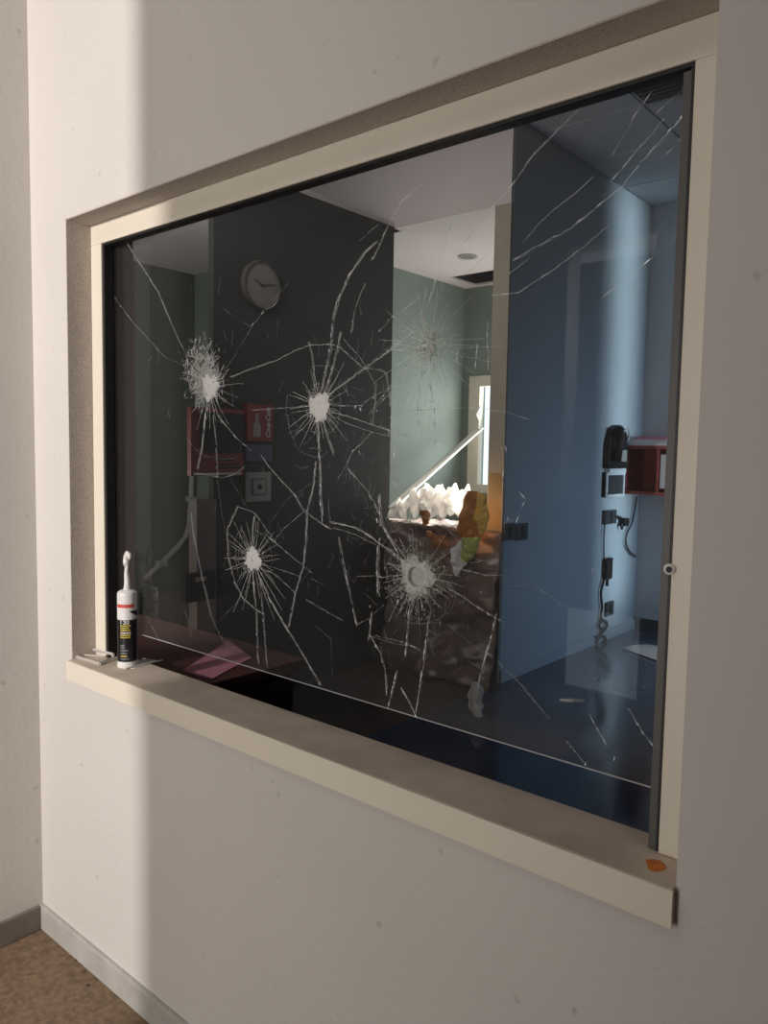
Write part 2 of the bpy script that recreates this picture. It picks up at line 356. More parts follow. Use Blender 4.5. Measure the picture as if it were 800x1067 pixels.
wb.box((wx0, 5.49, 0), (wx1, 5.62, wz0)); wb.box((wx0, 5.49, wz1), (wx1, 5.62, 2.78))
struct(wb, 'wall_back_end', M['green'])
w2 = box((wx0 - 0.06, 5.46, wz0 - 0.05), (wx0 + 0.05, 5.52, wz1 + 0.05)).build('window_2', M['winframe'], bevel=0.004); w2['kind'] = 'structure'
box((wx0 + 0.05, 5.46, wz1 - 0.04), (wx1, 5.52, wz1 + 0.05)).build('frame_bar', M['winframe'], w2)
box((wx0 + 0.05, 5.44, wz0 - 0.05), (wx1, 5.52, wz0 + 0.02)).build('frame_bar', M['winframe'], w2)
MB().tube([(wx0 + 0.05, 5.45, 1.62), (wx0 + 0.05, 5.42, 1.66), (wx0 + 0.10, 5.40, 1.72)], 0.012).build('window_handle', M['steel'], w2)

# ------------------------------------------------------------------ the shattered pane
YG = 1.045                                              # front face of the pane
PX0, PX1, PZ0, PZ1 = -1.797, -0.361, 0.8665, 1.850
pane = thing('glass_pane', ((PX0 + PX1)/2, YG + 0.004, PZ0), 'large cracked glass pane with five star shaped impact marks in the cream window frame', 'glass pane')
box((PX0, YG, PZ0), (PX1, YG + 0.008, PZ1)).build('glass_sheet', M['glass'], pane)
MB().tube([(PX0, YG + 0.001, PZ0 - 0.0007), (PX1, YG + 0.001, PZ0 - 0.0007)], 0.0011, 5).build('bottom_edge', M['crackdim'], pane)
RG = random.Random(5)
def gp(px, py):
    q = onY(px, py, YG); return (q.x, q.z)
def clampg(p):
    return (min(max(p[0], PX0 + 0.002), PX1 - 0.002), min(max(p[1], PZ0), PZ1 - 0.002))
def ribbon(mb, pts, r0, r1, jag=0.0006, step=0.007, y=YG - 0.0004, gap=0.0):
    """a crack: three-sided thin prism along a jagged line in the pane"""
    out = []
    tot = sum(math.dist(pts[i], pts[i+1]) for i in range(len(pts)-1)) or 1e-6
    run = 0
    for i in range(len(pts)-1):
        a, b = pts[i], pts[i+1]; L = math.dist(a, b); n = max(1, int(L/step))
        for k in range(n):
            t = k/n; j = jag if (i or k) else 0
            out.append((a[0] + (b[0]-a[0])*t + RG.gauss(0, j), a[1] + (b[1]-a[1])*t + RG.gauss(0, j), (run + L*t)/tot))
        run += L
    out.append((*pts[-1], 1.0))
    runs = [[]]
    for x, z, t in out:                                  # a crack shows in runs, broken where it turns edge-on
        x, z = clampg((x, z)); runs[-1].append(((x, y, z), (r0 + (r1 - r0)*t) * RG.uniform(0.35, 1.25)))
        if gap and len(runs[-1]) > 2 and RG.random() < gap: runs.append([])
    for k in runs:
        if len(k) > 1: mb.tube([p for p, q in k], [q for p, q in k], 3, cap=False)
def facets(mb, pts, n, wmin, wmax, lmin, lmax):
    """tilted flakes along a crack ; the white ones are painted in place of glints"""
    for _ in range(n):
        i = RG.randrange(len(pts)-1); t = RG.random(); a, b = pts[i], pts[i+1]
        d = Vector((b[0]-a[0], b[1]-a[1])); 
        if d.length < 1e-6: continue
        d.normalize(); o = Vector((a[0] + (b[0]-a[0])*t, a[1] + (b[1]-a[1])*t)); l = RG.uniform(lmin, lmax); wd = RG.uniform(wmin, wmax)
        e = o + d*l; nrm = Vector((-d.y, d.x))*wd; tl = RG.uniform(-0.8, 0.8)*wd
        q = [o, o + d*l*0.5 + nrm*0.5, e, o + d*l*0.5 - nrm*0.5]
        c4 = [clampg((v.x, v.y)) for v in q]
        y = YG - 0.0022
        mb.add([(c4[0][0], y, c4[0][1]), (c4[1][0], y + tl, c4[1][1]), (c4[2][0], y, c4[2][1]), (c4[3][0], y - tl, c4[3][1])], [(0,1,2),(0,2,3)])
def crack(pxs, wd=0.6, tone='crack', glint=0, double=0.0):
    pts = [gp(*q) for q in pxs]; mb = MB(); r = wd*0.00052
    ribbon(mb, pts, r, r*0.75, gap=0.34 if glint > 6 else 0.10)
    tot = sum(math.dist(pts[i], pts[i+1]) for i in range(len(pts)-1))
    facets(mb, pts, int(tot*260*wd), 0.0003, 0.0009, 0.002, 0.006)
    if wd > 0.7: ribbon(mb, [(x - RG.uniform(0.0012, 0.0035), z + RG.uniform(-0.003, 0.003)) for x, z in pts], r*0.5, r*0.35, gap=0.3)
    if wd > 0.55: ribbon(mb, [(x + RG.uniform(0.0012, 0.0022), z + RG.uniform(-0.002, 0.002)) for x, z in pts], r*0.45, r*0.35, gap=0.22)
    if double:
        ribbon(mb, [(x + double, z + double*0.3) for x, z in pts], r*0.6, r*0.5, gap=0.15)
    o = mb.build('crack', M[tone], pane, fix=False)
    if glint:
        fm = MB(); facets(fm, pts, int(glint*1.6) + 1, 0.0008, 0.0022 if glint > 6 else 0.0018, 0.006, 0.020); fm.build('crack_glints', M['glint'], o, fix=False)['kind'] = 'stuff'
    return o
CR = [  # traced along the pane: points, width, tone, painted glint flakes, double line
 ([(240,393),(264,384),(290,375),(306,366),(322,360),(345,359),(355,362),(366,372),(379,384),(394,385),(403,389)], .85,'crack',0,0),
 ([(439,192),(418,211),(405,234),(394,259),(388,271)], .7,'crack',4,0),
 ([(392,252),(379,265),(364,287),(352,314),(347,332),(345,359),(335,405)], .9,'crack',8,.004),
 ([(381,295),(375,308),(369,325),(367,344)], .6,'crack',1,0),
 ([(422,177),(390,212),(378,225)], .45,'crackdim',0,0),
 ([(394,234),(375,251)], .5,'crack',0,0),
 ([(490,158),(439,192)], .4,'crackdim',0,0),
 ([(439,308),(424,321),(408,331),(396,345)], .5,'crack',1,0),
 ([(355,346),(352,362),(346,385),(340,408)], .8,'crack',4,.003),
 ([(358,353),(376,374),(383,386),(391,401),(391,418),(388,440)], .6,'crack',0,0),
 ([(432,345),(407,364),(379,385),(358,400),(338,415)], .9,'crack',2,.003),
 ([(322,356),(325,368),(327,382),(328,408)], .75,'crack',1,0),
 ([(341,428),(363,434),(387,442),(407,449),(425,456)], .8,'crack',2,0),
 ([(340,430),(363,442),(387,450),(407,455)], .6,'crack',0,0),
 ([(262,428),(280,426),(320,424)], .6,'crack',0,0),
 ([(347,423),(378,423)], .55,'crack',1,0),
 ([(379,421),(387,414),(402,406),(412,403),(421,396)], .6,'crack',0,0),
 ([(402,390),(404,400),(406,411),(408,430),(408,444)], .7,'crack',4,.002),
 ([(387,450),(378,461),(368,470),(361,484),(352,499)], .6,'crack',1,0),
 ([(300,411),(298,427),(303,450),(310,468),(318,473),(328,476)], .5,'crackdim',0,0),
 ([(341,453),(345,463),(348,472)], .8,'crack',0,0),
 ([(352,442),(346,449),(340,453)], .55,'crack',0,0),
 ([(331,440),(332,460),(333,479),(334,500),(334,520),(336,538)], 1.1,'crack',12,.003),
 ([(329,481),(327,505),(320,533),(319,565),(316,591),(308,617),(301,653)], .8,'crack',6,.002),
 ([(272,474),(280,486),(293,501),(306,514),(317,532),(332,543),(346,552)], .8,'crack',2,0),
 ([(342,520),(343,532),(345,545)], .5,'crackdim',0,0),
 ([(317,533),(306,542),(295,552),(284,566)], .55,'crack',0,0),
 ([(344,544),(357,547),(370,550),(384,558),(396,567),(409,575),(421,585)], .95,'crack',4,.003),
 ([(347,550),(370,557),(392,568)], .6,'crack',0,0),
 ([(353,560),(361,600),(368,634),(372,651)], .8,'crack',5,0),
 ([(372,651),(385,644),(400,630)], .5,'crack',0,0),
 ([(319,625),(338,636),(357,647)], .6,'crack',0,0),
 ([(325,603),(338,610)], .45,'crackdim',0,0),
 ([(362,488),(372,500),(383,512),(392,529),(400,549),(409,566)], .65,'crack',2,.002),
 ([(395,515),(396,530),(397,547),(411,569)], .9,'crack',7,.003),
 ([(372,601),(391,600),(408,603)], .5,'crack',0,0),
 ([(394,568),(393,590),(394,606),(394,622)], 1.0,'crack',8,.004),
 ([(327,651),(338,660),(345,665),(346,705)], .45,'crackdim',0,0),
 ([(271,602),(282,626),(294,647),(309,671),(322,693),(334,714)], .95,'crack',2,.002),
 ([(264,605),(267,640),(269,692)], .7,'crack',1,.0025),
 ([(271,606),(275,650),(278,694)], .6,'crack',0,0),
 ([(387,638),(385,662),(396,680),(401,698),(403,718)], .7,'crack',4,.002),
 ([(385,662),(405,669),(432,674)], .55,'crack',0,0),
 ([(414,698),(410,715),(405,736)], .7,'crack',8,0),
 ([(418,716),(426,730),(433,745)], .8,'crack',4,0),
 ([(427,629),(425,655),(423,682)], .7,'crack',8,0),
 ([(448,638),(444,668),(440,700),(435,735)], .7,'crack',10,0),
 ([(517,640),(513,660),(507,681),(502,698),(499,712)], .7,'crack',11,0),
 ([(466,612),(479,620),(503,636),(523,648)], .65,'crack',1,0),
 ([(505,678),(511,683),(537,707),(572,749)], .6,'crack',0,0),
 ([(470,590),(479,593),(505,599),(527,600)], .6,'crack',0,0),
 ([(460,597),(483,588),(505,584)], .55,'crack',0,0),
 ([(526,611),(554,610),(562,618)], .45,'crackdim',0,0),
 ([(466,651),(485,666),(505,681)], .4,'crackdim',0,0),
 ([(390,662),(424,670),(441,679)], .5,'crack',0,0),
 ([(610,107),(584,133),(555,162),(536,190),(505,226),(487,250)], .65,'crack',4,0),
 ([(716,116),(690,145),(665,173),(648,195),(621,217),(593,239),(555,259),(538,270)], .7,'crack',8,0),
 ([(692,124),(676,143),(661,161),(645,180)], .65,'crack',5,0),
 ([(618,184),(604,198),(586,212),(569,226),(544,253)], .5,'crack',0,0),
 ([(635,234),(610,256),(574,283),(541,305),(512,308)], .55,'crack',1,0),
 ([(552,268),(530,286)], .45,'crack',0,0),
 ([(714,223),(698,254),(676,272),(650,292),(627,311)], .5,'crack',3,0),
 ([(681,94),(665,116),(643,154)], .5,'crackdim',2,0),
 ([(722,83),(706,98),(688,115)], .5,'crackdim',2,0),
 ([(720,135),(700,156),(672,180)], .4,'crackdim',2,0),
 ([(426,428),(460,426),(492,425),(526,429),(551,437)], .5,'crack',0,0),
 ([(408,447),(428,456),(469,463)], .5,'crack',0,0),
 ([(555,608),(577,624),(607,646),(622,657)], .5,'crackdim',0,0),
 ([(590,772),(602,786),(614,802)], .55,'crack',1,0),
 ([(614,744),(630,772)], .6,'crack',2,0),
 ([(654,738),(672,766),(687,784)], .65,'crack',4,0),
 ([(664,611),(689,635)], .4,'crackdim',0,0),
 ([(130,250),(148,278),(165,305),(180,341),(192,366)], .9,'crackdim',0,.002),
 ([(112,300),(138,335),(171,371),(195,383)], .55,'crackdim',0,0),
 ([(300,295),(282,317),(264,338),(250,362),(236,384)], .55,'crackdim',1,0),
 ([(214,430),(211,465),(206,489)], 1.0,'crack',0,.002),
 ([(222,432),(225,460),(227,497)], .7,'crack',0,0),
 ([(225,430),(236,444),(248,458),(262,470)], .7,'crack',1,0),
 ([(194,456),(203,467),(213,475),(230,479),(247,477)], .5,'crackdim',0,0),
 ([(204,493),(232,498),(243,495),(254,487)], .6,'crack',0,0),
 ([(199,535),(202,560),(211,603),(220,641)], 1.0,'crackdim',0,.003),
 ([(220,641),(228,660),(238,678)], .6,'crackdim',0,0),
 ([(227,500),(232,540),(241,580)], .4,'crackdim',0,0),
 ([(240,500),(250,515),(258,530)], .4,'crackdim',0,0),
 ([(248,528),(237,552),(238,580),(245,608),(254,624),(265,634),(275,640)], .75,'crack',0,0),
 ([(248,528),(265,534),(279,554),(288,566)], .65,'crack',0,0),
 ([(265,538),(263,552),(264,566)], .9,'crack',0,.002),
 ([(276,556),(291,569),(308,583),(325,597)], .65,'crack',1,0),
 ([(275,588),(296,595),(314,601)], .55,'crack',0,0),
 ([(277,594),(286,598),(307,617)], .65,'crack',0,0),
 ([(252,623),(242,633),(231,645)], .45,'crackdim',0,0),
 ([(190,630),(196,645),(199,662)], .4,'crackdim',0,0),
 ([(455,330),(465,305),(487,285),(510,262)], .4,'crackdim',0,0),
 ([(472,230),(467,245),(460,270),(452,300),(446,318)], .6,'crack',8,0),
 ([(445,300),(440,325),(446,345)], .6,'crack',5,0),
 ([(508,335),(508,350),(509,375)], .6,'crack',3,0),
 ([(498,358),(496,380)], .5,'crack',3,0),
 ([(479,355),(477,372)], .4,'crack',3,0),
 ([(424,400),(418,440)], .4,'crackdim',2,0),
 ([(438,400),(436,425),(440,455)], .45,'crackdim',4,0),
 ([(448,400),(453,425),(454,460)], .45,'crackdim',5,0),
 ([(410,454),(411,470)], .5,'crack',2,0), ([(414,490),(414,503)], .5,'crack',2,0),
 ([(474,498),(472,508)], .4,'crack',1,0),
 ([(520,440),(528,470),(524,500)], .4,'crackdim',2,0),
 ([(535,505),(548,520),(540,540),(525,545)], .5,'crackdim',2,0),
 ([(530,462),(555,480),(575,470)], .35,'crackdim',0,0),
 ([(165,665),(152,640),(140,612)], .35,'crackdim',0,0),
 ([(330,500),(300,520),(280,548)], .3,'crackdim',0,0),
]
for pts, wd, tone, gl_, db in CR: crack(pts, wd, tone, gl_, db)

def impact(name_px, core, nrad, lmin, lmax, chips, spread, tone='crush', ctone='crack', hole=0.0, skew=(0, 0), rings=3, bias=None, wild=0.6, lmaxc=0.016):
    cx, cz = gp(*name_px)
    mb = MB(); N = 30; rows = []
    for i, t in enumerate((1.0, 0.8, 0.55, 0.3, 0.0)):
        if hole and t*core < hole: t = hole/core
        row = []
        for kx in range(N + 1):
            kk = kx % N; a = 2*PI*kk/N
            rr = core*t*(1 + (0.12*math.sin(3*a + core*900) + 0.10*math.sin(7*a + 2) + 0.10*math.sin(13*a))*(t if not hole or i < 2 else 0.1))
            row.append((cx + rr*math.cos(a), YG - 0.0008 - (0.0035*(1 - t)) + (0.0 if i == 0 else RG.uniform(-0.0008, 0.0008)), cz + rr*math.sin(a)))
        row[-1] = row[0]; rows.append(row)
    if hole:     # rim turned inward round the punched hole
        rows.append([(cx + (p[0]-cx)*0.92, YG + 0.006, cz + (p[2]-cz)*0.92) for p in rows[-1]])
        rows.append([(cx + (p[0]-cx)*0.05 + 0.004, YG + 0.007, cz + (p[2]-cz)*0.05) for p in rows[-1]])
    core_o = mb.sheet(rows).build('impact_mark', M[tone], pane, fix=False)
    a0 = RG.random()*6
    for k in range(nrad):
        a = a0 + 2*PI*(k + RG.uniform(-0.35, 0.35))/nrad
        L = RG.uniform(lmin, lmax) * (bias(a) if bias else 1.0)
        if L < 0.008: continue
        bend = RG.uniform(-0.15, 0.15)
        pts = [(cx + core*0.7*math.cos(a), cz + core*0.7*math.sin(a))]
        for t in (0.5, 1.0): pts.append((cx + (core*0.7 + L*t)*math.cos(a + bend*t), cz + (core*0.7 + L*t)*math.sin(a + bend*t)))
        r = MB(); ribbon(r, pts, 0.00060, 0.00026, 0.0005, 0.006)
        r.build('radial_crack', M[ctone], core_o, fix=False)
    for k in range(rings):
        a = RG.random()*6.28; rad = core*RG.uniform(1.4, 3.2); arc = RG.uniform(0.4, 1.2)
        pts = [(cx + rad*math.cos(a + arc*t/5)*(1 + RG.uniform(-.04, .04)), cz + rad*math.sin(a + arc*t/5)*(1 + RG.uniform(-.04, .04))) for t in range(6)]
        r = MB(); ribbon(r, pts, 0.0004, 0.0003, 0.0006, 0.007); r.build('ring_crack', M['crackdim'], core_o, fix=False)
    ch = MB()
    for _ in range(chips):
        a = RG.random()*2*PI; rad = core*0.65 + abs(RG.gauss(0, spread)); s = RG.random()
        x = cx + rad*math.cos(a) + skew[0]*s*RG.uniform(0.2, 1); z = cz + rad*math.sin(a) + skew[1]*s*RG.uniform(0.2, 1)
        if hole and math.hypot(x - cx, z - cz) < hole*1.1: continue
        b = math.atan2(z - cz, x - cx) + RG.gauss(0, wild); l = RG.uniform(0.003, lmaxc); wd = RG.uniform(0.00022, 0.00055)
        d = Vector((math.cos(b), math.sin(b)))*l; n = Vector((-math.sin(b), math.cos(b)))*wd
        y = YG - 0.0012 - RG.random()*0.0012
        q = [clampg(v) for v in ((x, z), (x + d.x*.5 + n.x, z + d.y*.5 + n.y), (x + d.x, z + d.y), (x + d.x*.5 - n.x, z + d.y*.5 - n.y))]
        t = RG.uniform(-.0012, .0012)
        ch.add([(q[0][0], y, q[0][1]), (q[1][0], y + t, q[1][1]), (q[2][0], y, q[2][1]), (q[3][0], y - t, q[3][1])], [(0,1,2),(0,2,3)])
    co = ch.build('glass_chips', M[tone], core_o, fix=False); co['kind'] = 'stuff'
    return core_o
i1 = impact((219,403), 0.029, 34, 0.02, 0.075, 1300, 0.018, skew=(-0.085, 0.085), rings=2, wild=1.1, lmaxc=0.020, bias=lambda a: 1.25 if math.sin(a) < 0.2 else 0.7)
i2 = impact((333,424), 0.027, 30, 0.02, 0.085, 170, 0.010, rings=4, wild=0.8, lmaxc=0.012)
i3 = impact((448,360), 0.008, 52, 0.03, 0.14, 420, 0.026, tone='crushgreen', ctone='crack', rings=5, wild=1.0, lmaxc=0.012, bias=lambda a: 1.25 if math.sin(a) < 0 else 0.8)
i4 = impact((264,583), 0.024, 34, 0.035, 0.10, 130, 0.010, rings=7, wild=0.9, lmaxc=0.011, bias=lambda a: 1.25 if math.sin(a) < -0.5 else 0.85)
i5 = impact((434,601), 0.036, 30, 0.03, 0.085, 1000, 0.022, tone='crushgreen', ctone='crack', hole=0.018, rings=8, wild=1.5, lmaxc=0.012)
# two bright crystals on the left mark
for q in ((220,394), (225,392), (223,398)):
    x, z = gp(*q); bmx = MB(); r = 0.0035
    bmx.add([(x - r, YG - .004, z), (x, YG - .004, z + r), (x + r, YG - .004, z), (x, YG - .004, z - r), (x, YG - .008, z)], [(0,1,4),(1,2,4),(2,3,4),(3,0,4)])
    bmx.build('glass_crystal', M['glint'], i1, fix=False)
# loose hairlines between the marks: too many to pick apart
hm = MB()
for _ in range(260):
    c0 = RG.choice([(333,424), (340,500), (395,560), (430,640), (264,600), (447,380), (215,400), (380,440), (500,640)])
    x, z = gp(c0[0] + RG.gauss(0, 32), c0[1] + RG.gauss(0, 46)); a = RG.random()*PI if RG.random() < 0.5 else RG.gauss(PI/2, 0.35); l = RG.uniform(0.008, 0.035)
    ribbon(hm, [(x, z), (x + l*math.cos(a), z + l*math.sin(a))], 0.00026, 0.00018)
hm.build('hairline_cracks', M['crackdim'], pane, fix=False)['kind'] = 'stuff'
fm = MB()
for q in [(393,430),(399,418),(378,424),(371,428),(391,418),(378,432),(395,566),(411,584),(382,618),(386,636),(394,615),(415,632),(440,633),(500,620),(618,597),(657,592),(609,800),(640,793),(405,455),(411,508),(376,474),(523,470),(528,545),(394,547)]:
    x, z = gp(*q); facets(fm, [(x, z), (x + RG.uniform(-.004, .004), z + 0.008)], 2, 0.0012, 0.0024, 0.003, 0.007)
fm.build('glass_flecks', M['glint'], pane, fix=False)['kind'] = 'stuff'

# ------------------------------------------------------------------ things on the near sill
SZ = 0.79
cp = onZ(133, 694, SZ); CX, CY = cp.x, cp.y
R0 = 0.0235
t = thing('sealant_cartridge', (CX, CY, SZ), 'white and black sealant cartridge with dried crooked nozzle standing on the window sill', 'cartridge')
MB().lathe((CX, CY, SZ), [(0.021, 0), (R0, 0.002), (R0, 0.180), (R0 - 0.001, 0.186), (0.017, 0.190), (0.009, 0.192), (0.009, 0.195)], 40).build('tube_body', M['label_white'], t, smooth=False)
MB().lathe((CX, CY, SZ), [(R0 + 0.0008, 0.0005), (R0 + 0.0012, 0.004), (R0 + 0.0012, 0.009), (R0 + 0.0004, 0.011)], 40).build('base_ring', M['silicone'], t)
def band(z0, z1, r, a0=None, a1=None, n=40):
    mb = MB(); full = a0 is None
    if full: a0, a1 = 0, 2*PI
    rows = [[(CX + r*math.cos(a0 + (a1-a0)*k/n), CY + r*math.sin(a0 + (a1-a0)*k/n), SZ + z) for k in range(n+1)] for z in (z0, z1)]
    return mb.sheet(rows)
band(0.016, 0.120, R0 + 0.0003).build('black_label', M['label_black'], t, smooth=True)
vd = math.atan2(-CY, -CX)                                # towards the viewer
# dark flash on the white upper label
fl = MB(); pts = [(-0.012, 0.142), (0.000, 0.140), (0.022, 0.122), (0.027, 0.125), (0.027, 0.143)]
fl.add([(CX + (R0+.0004)*math.cos(vd + x/R0), CY + (R0+.0004)*math.sin(vd + x/R0), SZ + z) for x, z in pts], [(0,1,2,3,4)])
def cyl(z): return (Vector((CX, CY, SZ + z)), R0 + 0.0006, vd)
band(0.122, 0.142, R0 + 0.0004, vd + 0.25, vd + 1.5, 12).build('dark_flash', M['label_black'], t, smooth=True)
fl2 = MB(); n = 10
fl2.sheet([[(CX + (R0+.0007)*math.cos(vd + a), CY + (R0+.0007)*math.sin(vd + a), SZ + zz(a)) for a in [0.15 + 1.2*k/n for k in range(n+1)]] for zz in (lambda a: 0.122, lambda a: 0.141 - 0.013*(a - 0.15)/0.9)])
fl2.build('white_flash', M['label_white'], t, smooth=True)
band(0.150, 0.1585, R0 + 0.0004, vd - 1.2, vd + 0.75, 16).build('red_lettering', M['label_red'], t, smooth=True)
text('label_text', 'I 20', M['label_white'], t, None, None, None, 0.0135, 1.1, cyl=(Vector((CX, CY, SZ + 0.1135)), R0 + 0.0006, vd - 0.28))
rows = [(0.104, 'label_yellow', .8), (0.0985, 'label_yellow', .7), (0.093, 'label_yellow', .75), (0.0865, 'label_white', .8), (0.081, 'label_yellow', .85), (0.0755, 'label_yellow', .8),
        (0.055, 'label_grey', .3), (0.050, 'label_grey', .35), (0.043, 'label_grey', .6), (0.036, 'label_grey', .55), (0.029, 'label_yellow', .5), (0.022, 'label_grey', .7)]
for z, mt, wd in rows:                                   # lines of print too small to read
    mb = MB(); a = vd - 0.75
    while a < vd - 0.75 + 1.25*wd:
        l = random.uniform(0.05, 0.16); r = R0 + 0.0005
        mb.sheet([[(CX + r*math.cos(b), CY + r*math.sin(b), SZ + z + h) for b in (a, a + l/2, a + l)] for h in (0, 0.0034)]); a += l + 0.03
    mb.build('label_print', M[mt], t)
mb = MB(); pts = []; rs = []
for k in range(9): pts.append((CX + 0.0015*math.sin(k*0.9), CY, SZ + 0.193 + 0.0075*k)); rs.append(0.0085 - 0.00055*k)
nz = mb.tube(pts, rs, 16).build('nozzle', M['silicone'], t, smooth=True)
hk = [(CX - 0.001, CY, SZ + 0.248), (CX - 0.004, CY, SZ + 0.262), (CX - 0.002, CY, SZ + 0.274), (CX + 0.004, CY, SZ + 0.282), (CX + 0.010, CY, SZ + 0.280), (CX + 0.013, CY, SZ + 0.272), (CX + 0.011, CY, SZ + 0.266)]
MB().tube(hk, [0.0060, 0.0072, 0.0062, 0.0066, 0.0056, 0.0046, 0.002], 12).build('dried_sealant', M['silicone'], t, smooth=True)
MB().lathe((CX - 0.002, CY, SZ + 0.252), [(0.004, 0), (0.0078, 0.003), (0.0068, 0.008), (0.0074, 0.011), (0.004, 0.014)], 12).build('sealant_lump', M['silicone'], t, smooth=True)
# steel bracket: a flat rectangle of square bar with raised back bar
def bar(p, q, r=0.0036): return MB().tube([p, q], r, 4)
A1, B1 = onZ(78, 684, SZ + .004), onZ(104, 692, SZ + .004)
A2, B2 = onZ(85, 674, SZ + .014), onZ(118, 682, SZ + .014)
t = thing('steel_bracket', ((A1.x + B2.x)/2, (A1.y + B2.y)/2, SZ), 'bright steel bracket of two parallel bars lying in the left corner of the sill', 'bracket')
bar(A1, B1, 0.0040).build('bracket_bar', M['steel'], t); bar(A2, B2, 0.0040).build('bracket_bar', M['steel'], t)
bar(B1, onZ(118, 685, SZ + .006)).build('bracket_bridge', M['steel'], t); bar(onZ(118, 685, SZ + .006), B2).build('bracket_bridge', M['steel'], t)
bar(A1, A2, 0.003).build('bracket_bridge', M['steel'], t)
a, b = onZ(88, 683, SZ + 0.004), onZ(110, 684, SZ + 0.004)
tag(bar(a, b, 0.0032).build('steel_pin', M['steel']), 'short steel pin lying between the two bars of the bracket on the sill', 'pin')
a, b, c_ = onZ(131, 697, SZ + .002), onZ(150, 692, SZ + .003), onZ(169, 688, SZ + .002)
tag(MB().tube([a, b, c_], [0.0022, 0.0030, 0.0012], 6).build('sealant_strip', M['steel']), 'thin grey strip lying on the sill beside the sealant cartridge', 'strip')
q = [onZ(128,697,SZ), onZ(150,686,SZ), onZ(165,689,SZ), onZ(140,697,SZ)]
tag(MB().prism(q, (0, 0, 0.001)).build('plastic_film', M['silicone']), 'scrap of pale film under the foot of the sealant cartridge', 'film')
# crumbs of dirt on the hall floor and the sill
for (px, py), s, where in (((79,1001), .006, 'nearest the room corner'), ((88,1013), .005, 'middle and smallest of three'), ((91,1027), .007, 'farthest out from the corner')):
    p = onZ(px, py, 0); mb = MB()
    mb.add([(p.x - s, p.y, 0.0), (p.x, p.y - s*.6, 0.0), (p.x + s*1.1, p.y + s*.2, 0.0), (p.x, p.y + s*.8, 0.0), (p.x, p.y, s*.8)], [(0,1,4),(1,2,4),(2,3,4),(3,0,4),(0,3,2,1)])
    tag(mb.build('dirt_crumb', M['dirt']), 'dark dirt crumb on the brown floor along the skirting, ' + where, 'debris', 'dirt crumbs on the brown floor')

# ------------------------------------------------------------------ office: phone, shelf, cables
def wallplate(name, px0, py0, px1, py1, X, th, m, label, cat, group=None, holes=True, parent=None):
    a, b = onX(px0, py0, X), onX(px1, py1, X); y0, y1 = sorted((a.y, b.y)); z0, z1 = sorted((a.z, b.z))
    t2 = thing(name, (X, (y0+y1)/2, z0), label, cat, group)
    box((X, y0, z0), (X + th, y1, z1)).build('plate', m, t2, bevel=0.003)
    if holes:
        for k in (0.33, 0.67):
            MB().tube2((X + th, (y0+y1)/2, z0 + (z1-z0)*k), [(0.018, 0), (0.018, 0.002)], Vector((0,1,0)), Vector((0,0,1)), Vector((1,0,0)), 14).build('socket_outlet', M['black'] if m is not M['black'] else M['charcoal'], t2)
    return t2
# wall phone
a, b = onX(629, 442, XB), onX(647, 488, XB); y0, y1, z0, z1 = a.y, b.y, b.z, a.z
t = thing('wall_phone', (XB, (y0+y1)/2, z0), 'black wall telephone with rounded handset on blue-lit wall above the white framed panel', 'telephone')
mb = MB(); prof = []
yc, rr = (y0+y1)/2, (y1-y0)/2
poly = [(XB, yc + rr*math.cos(a_), z1 - rr + rr*math.sin(a_)) for a_ in [PI*k/14 for k in range(15)]] + [(XB, y0, z0), (XB, y1, z0)]
mb.prism(poly, (0.05, 0, 0)).build('phone_body', M['black'], t, bevel=0.006)
MB().tube([(XB + 0.075, y0 + 0.07, z1 - 0.03), (XB + 0.10, y0 + 0.055, z1 - 0.13), (XB + 0.075, y0 + 0.06, z1 - 0.25)], [0.035, 0.022, 0.035], 10).build('handset', M['black'], t, smooth=True)
box((XB + 0.05, yc - 0.01, z0 + 0.05), (XB + 0.056, y1 - 0.04, z0 + 0.13)).build('keypad', M['beige'], t)
box((XB, y0 + 0.03, z0 - 0.035), (XB + 0.045, y1 - 0.01, z0)).build('wall_bracket', M['white'], t, bevel=0.004)
MB().tube([(XB + 0.055, yc + 0.03, z1 - 0.05), (XB + 0.065, yc + 0.10, z1 - 0.02), (XB + 0.06, yc + 0.14, z1 - 0.07), (XB + 0.06, yc + 0.1, z1 - 0.12)], 0.008, 6).build('hook', M['conduit'], t, smooth=True)
# framed panel below it
a, b = onX(627, 492, XB), onX(645, 517, XB); y0, y1, z0, z1 = a.y, b.y, b.z, a.z
t = thing('wall_panel', (XB, (y0+y1)/2, z0), 'white framed dark panel on the wall directly under the black telephone', 'panel')
box((XB, y0, z0), (XB + 0.03, y1, z1)).build('panel_screen', M['charcoal'], t)
f = 0.022
for q in (((y0, z0), (y1, z0 + f)), ((y0, z1 - f), (y1, z1)), ((y0, z0 + f), (y0 + f, z1 - f)), ((y1 - f, z0 + f), (y1, z1 - f))):
    box((XB, q[0][0], q[0][1]), (XB + 0.04, q[1][0], q[1][1])).build('panel_frame', M['white'], t, bevel=0.003)
